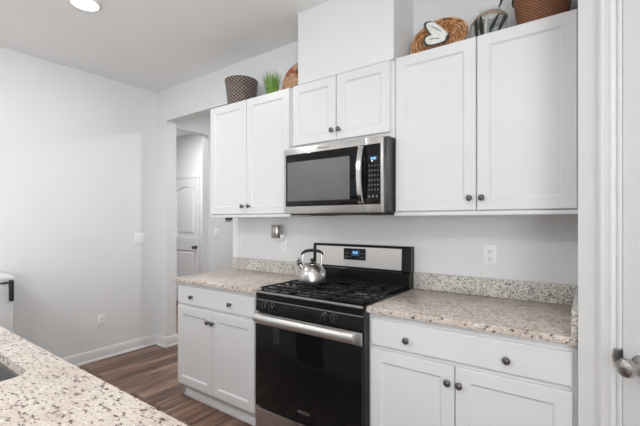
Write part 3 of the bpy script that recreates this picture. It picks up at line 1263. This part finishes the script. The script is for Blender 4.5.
tube(bm, [(.039, -.008, .114), (.046, -.008, .126)], .0015, 5)
obj('thorax', bm, 'wingedge', bf, local=True)
bm = bmesh.new()
tube(bm, [(.012, -.003, .062), (.002, .0, .04), (-.02, 0, .005)], .003, 6)
box(bm, -.05, .01, -.02, .02, 0, .006, .002)
obj('stand', bm, 'wingedge', bf, local=True)

# clear jar with a cord-wrapped shoulder and dark leaves inside
j = thing('glass_jar', 'clear round glass jar with tan shoulder band and dark leaves', 'jar', (1.243, -.15, ZT))
j.scale = (.86, .86, .90)
bm = bmesh.new()
lathe(bm, [(.070, 0), (.078, .004), (.090, .05), (.093, .10), (.088, .145), (.074, .172), (.060, .186), (.060, .200), (.057, .200), (.057, .187), (.071, .170), (.085, .143), (.090, .10), (.087, .05), (.076, .008), (0, .006)], (0, 0, 0), 'Z', 40)
obj('vessel', bm, 'glass', j, local=True)
bm = bmesh.new()
for q in range(6):
    rr = .0935 - .004 * max(0, q - 1) - .0012 * max(0, q - 1) ** 2
    tube(bm, [(rr * math.cos(a), rr * math.sin(a), .142 + q * .0068) for a in [2 * PI * i / 40 for i in range(40)]], .0040, 6, True)
obj('shoulder_band', bm, 'band', j, local=True)
for i, (a0, z0, z1, ln, wd) in enumerate(((3.9, .02, .135, .005, .011), (4.35, .03, .140, .0, .018), (4.9, .04, .135, .05, .012), (5.35, .02, .13, .055, .011), (4.62, .03, .12, .01, .012), (3.3, .03, .12, .02, .012))):
    bm = bmesh.new()
    pts = []
    ww = []
    for q in range(7):
        tt = q / 6
        rr = .0925 - .012 * (1 - tt) ** 2
        aa = a0 + ln * 10 * tt
        pts.append((rr * math.cos(aa), rr * math.sin(aa), z0 + (z1 - z0) * tt))
        ww.append(.004 + 2.2 * wd * math.sin(PI * (.12 + .8 * tt)))
    tube(bm, pts, ww, 8, flat=.28)
    obj('leaf', bm, 'leaf' if i < 4 else 'wing', j, local=True, label='dark leaf' if i < 4 else 'pale leaf')
bm = bmesh.new()
tube(bm, [(-.080, -.02, .165), (-.100, -.03, .135), (-.112, -.035, .08), (-.114, -.035, .03), (-.112, -.03, .005)], .0045, 6)
obj('cord_handle', bm, 'band', j, local=True)
bm = bmesh.new()
tube(bm, [(.055, -.03, .192), (.066, -.035, .21), (.070, -.035, .228), (.078, -.035, .236)], [.004, .006, .009, .004], 8)
tube(bm, [(.070, -.035, .228), (.060, -.035, .240), (.066, -.035, .250)], [.004, .003, .002], 6)
obj('clasp', bm, 'blackm', j, local=True)
bm = bmesh.new()
tube(bm, [(.074, -.035, .232), (.088, -.03, .25), (.10, -.02, .28), (.11, -.01, .33)], .0012, 5)
obj('wire', bm, 'blackm', j, local=True)

# brown basket at the right end
b = thing('wicker_bucket', 'reddish brown wicker bucket at the right end of the cabinet tops', 'basket', (1.478, -.148, ZT))
bm = bmesh.new()
lathe(bm, [(.098, 0), (.104, .003), (.113, .08), (.122, .15), (.126, .172), (.119, .172), (.114, .15), (.105, .08), (.096, .012), (0, .012)], (0, 0, 0), 'Z', 48)
obj('body', bm, 'brwicker', b, local=True)
bm = bmesh.new()
tube(bm, [(.123 * math.cos(a), .123 * math.sin(a), .178 + .004 * math.sin(a * 20)) for a in [2 * PI * i / 80 for i in range(80)]], .0105, 8, True)
obj('rim', bm, 'dkbrown', b, local=True)
bm = bmesh.new()
tube(bm, [(-.122, 0, .20), (-.125, 0, .26), (-.10, 0, .33), (-.05, 0, .375), (0, 0, .388), (.05, 0, .375), (.10, 0, .33), (.125, 0, .26), (.122, 0, .20)], .008, 8)
obj('handle', bm, 'dkbrown', b, local=True)

# ------------------------------------------------------------------ island: top, sink, cabinet, dishwasher
IX0, IX1, IY0, IY1 = -1.25, 1.16, -2.78, -1.819
ic = thing('island_cabinet', 'white kitchen island base under the speckled granite top', 'island', (0, -2.2, 0))
bm = bmesh.new()
box(bm, IX0 + .03, IX1 - .03, -2.45, IY1 - .06, .10, .6)
obj('body', bm, 'cab', ic)
obj('back_panel', B(IX0 + .03, IX1 - .03, -2.45, -2.43, .6, .882), 'cab', ic)
obj('front_panel', B(IX0 + .03, IX1 - .03, IY1 - .073, IY1 - .06, .6, .882), 'cab', ic)
for x in (IX0 + .03, IX1 - .05):
    obj('end_panel', B(x, x + .02, -2.43, IY1 - .073, .6, .882), 'cab', ic)
bm = bmesh.new()
box(bm, IX0 + .06, IX1 - .06, -2.40, IY1 - .13, 0, .10)
obj('toe_kick', bm, 'cab', ic)
for x0, x1 in ((-.02, .43), (.435, .80), (.805, 1.12)):
    bm = bmesh.new()
    shaker(bm, -x1, -x0, .13, .87, 0)
    bmesh.ops.rotate(bm, verts=bm.verts, cent=(0, 0, 0), matrix=Matrix.Rotation(PI, 3, 'Z'))
    bmesh.ops.translate(bm, verts=bm.verts, vec=(0, IY1 - .04, 0))
    obj('door', bm, 'cab', ic, smooth=.3)
dw = thing('dishwasher', 'black dishwasher set into the kitchen side of the island', 'dishwasher', (-.35, IY1 - .05, .1))
bm = bmesh.new()
box(bm, -.66, -.05, IY1 - .0595, IY1 - .035, .105, .875, .004)
obj('front', bm, 'blackm', dw)
bm = bmesh.new()
tube(bm, [(-.60, IY1 - .01, .80), (-.11, IY1 - .01, .80)], .009, 8)
for x in (-.58, -.13):
    box(bm, x - .008, x + .008, IY1 - .036, IY1 - .01, .792, .808)
obj('handle', bm, 'steel', dw)

# granite top with the sink cut-out (rounded corner)
SX0, SX1, SY0, SY1, SR = -.36, .415, -2.36, -1.915, .045
it = thing('island_countertop', 'speckled cream granite island top in the foreground', 'countertop', (0, -2.2, .883))


def rrect(x0, x1, y0, y1, rr, n=6):
    p = []
    for cx, cy, a0 in ((x1 - rr, y1 - rr, 0), (x0 + rr, y1 - rr, PI / 2), (x0 + rr, y0 + rr, PI), (x1 - rr, y0 + rr, 1.5 * PI)):
        for i in range(n + 1):
            a = a0 + PI / 2 * i / n
            p.append((cx + rr * math.cos(a), cy + rr * math.sin(a)))
    return p


cu = bpy.data.curves.new('slab', 'CURVE')
cu.dimensions = '2D'
cu.fill_mode = 'BOTH'
for pts in (rrect(IX0, IX1, IY0, IY1, .012, 4), rrect(SX0, SX1, SY0, SY1, SR)):
    sp = cu.splines.new('POLY')
    sp.points.add(len(pts) - 1)
    for q, (x, y) in zip(sp.points, pts):
        q.co = (x, y, 0, 1)
    sp.use_cyclic_u = True
cu.extrude = .0148
tmp = bpy.data.objects.new('slab', cu)
me = bpy.data.meshes.new_from_object(tmp)
bpy.data.objects.remove(tmp)
bm = bmesh.new()
bm.from_mesh(me)
for v in bm.verts:
    v.co.z += .8988
obj('slab', bm, 'granite', it, smooth=.4)

sk = thing('sink', 'stainless undermount sink in the island at lower left', 'sink', ((SX0 + SX1) / 2, (SY0 + SY1) / 2, .68))
bm = bmesh.new()
inner = ((-.02, .8830, .02), (.006, .8830, 0), (.008, .872, 0), (.014, .72, 0), (.03, .690, 0), (.06, .682, 0))
outer = ((-.02, .8812, .02), (.004, .8812, 0), (.006, .870, 0), (.012, .718, 0), (.028, .688, 0), (.058, .680, 0))
ends = []
for spec in (inner, outer):
    loops = []
    for off, z, ex in spec:
        pts = rrect(SX0 + off, SX1 - off, SY0 + off, SY1 - off, SR + ex)
        loops.append([bm.verts.new((x, y, z)) for x, y in pts])
    for a, b_ in zip(loops, loops[1:]):
        for i in range(len(a)):
            q = (i + 1) % len(a)
            bm.faces.new((a[i], a[q], b_[q], b_[i]))
    bm.faces.new(loops[-1])
    ends.append(loops[0])
for i in range(len(ends[0])):
    q = (i + 1) % len(ends[0])
    bm.faces.new((ends[0][i], ends[0][q], ends[1][q], ends[1][i]))
obj('basin', bm, 'sink', sk)
bm = bmesh.new()
lathe(bm, [(.042, 0), (.042, .003), (.034, .004), (.03, -.001 + .002), (0, .001)], (.02, -2.14, .683), 'Z', 24)
obj('drain', bm, 'chrome', sk)

# ------------------------------------------------------------------ white cabinet at the far left edge
wc = thing('side_cabinet', 'white cabinet with black bar handle at the left edge by the wall', 'cabinet', (-1.96, -1.75, 0))
CX, CY = -1.75, -1.372
bm = bmesh.new()
box(bm, XL + .016, CX, CY - .72, CY - .004, 0.0, .908, .003)
obj('body', bm, 'cab', wc)
bm = bmesh.new()
box(bm, XL + .001, CX + .012, CY - .73, CY + .004, .908, .935, .004)
obj('top', bm, 'cab', wc)
bm = bmesh.new()
for y in (CY - .05, CY - .67):
    box(bm, CX, CX + .034, y - .005, y + .005, .885, .897, .001)
tube(bm, [(CX + .032, CY - .70, .891), (CX + .032, CY - .012, .891)], .006, 8)
box(bm, CX + .001, CX + .034, CY - .030, CY - .006, .755, .905, .003)
obj('handle', bm, 'blackm', wc)

# ------------------------------------------------------------------ ceiling lights


def ceiling_light(x, y, power, label):
    t = thing('recessed_light', label, 'ceiling light', (x, y, ZC), group='round ceiling lights')
    bm = bmesh.new()
    lathe(bm, [(.098, 0), (.098, .004), (.092, .010), (.078, .013), (.078, .006), (.0, .006)], (0, 0, 0), '-Z', 40)
    obj('trim_ring', bm, 'trim', t, local=True)
    bm = bmesh.new()
    lathe(bm, [(.077, .007), (.074, .0125), (.05, .0135), (0, .0138)], (0, 0, 0), '-Z', 40)
    obj('lens', bm, 'lamp', t, local=True)
    d = bpy.data.lights.new('lamp_light', 'AREA')
    d.shape = 'DISK'
    d.size = .15
    d.energy = power
    d.color = (.985, .985, .985)
    o = bpy.data.objects.new('lamp_light', d)
    COL.objects.link(o)
    o.parent = t
    o.location = (0, 0, -.02)
    return t


ceiling_light(-.955, -1.215, P_VISIBLE, 'round flush ceiling light glowing at the top left')
for x, y, pw_ in ((.95, -1.205, P_NEAR), (-.985, -3.3, P_FAR), (.95, -3.3, P_FAR)):  # near lamp added for its light; far pair set by the cabinet shadow edge
    ceiling_light(x, y, pw_, 'unseen round flush ceiling light outside the picture, over the room')
ceiling_light(-2.9, .6, P_ENTRY, 'round flush ceiling light hidden in the entry by the hall door')
ceiling_light(-.9, .95, P_HALL, 'added round flush ceiling light, unseen in the hall behind the opening')  # unseen lamp added to brighten the hall
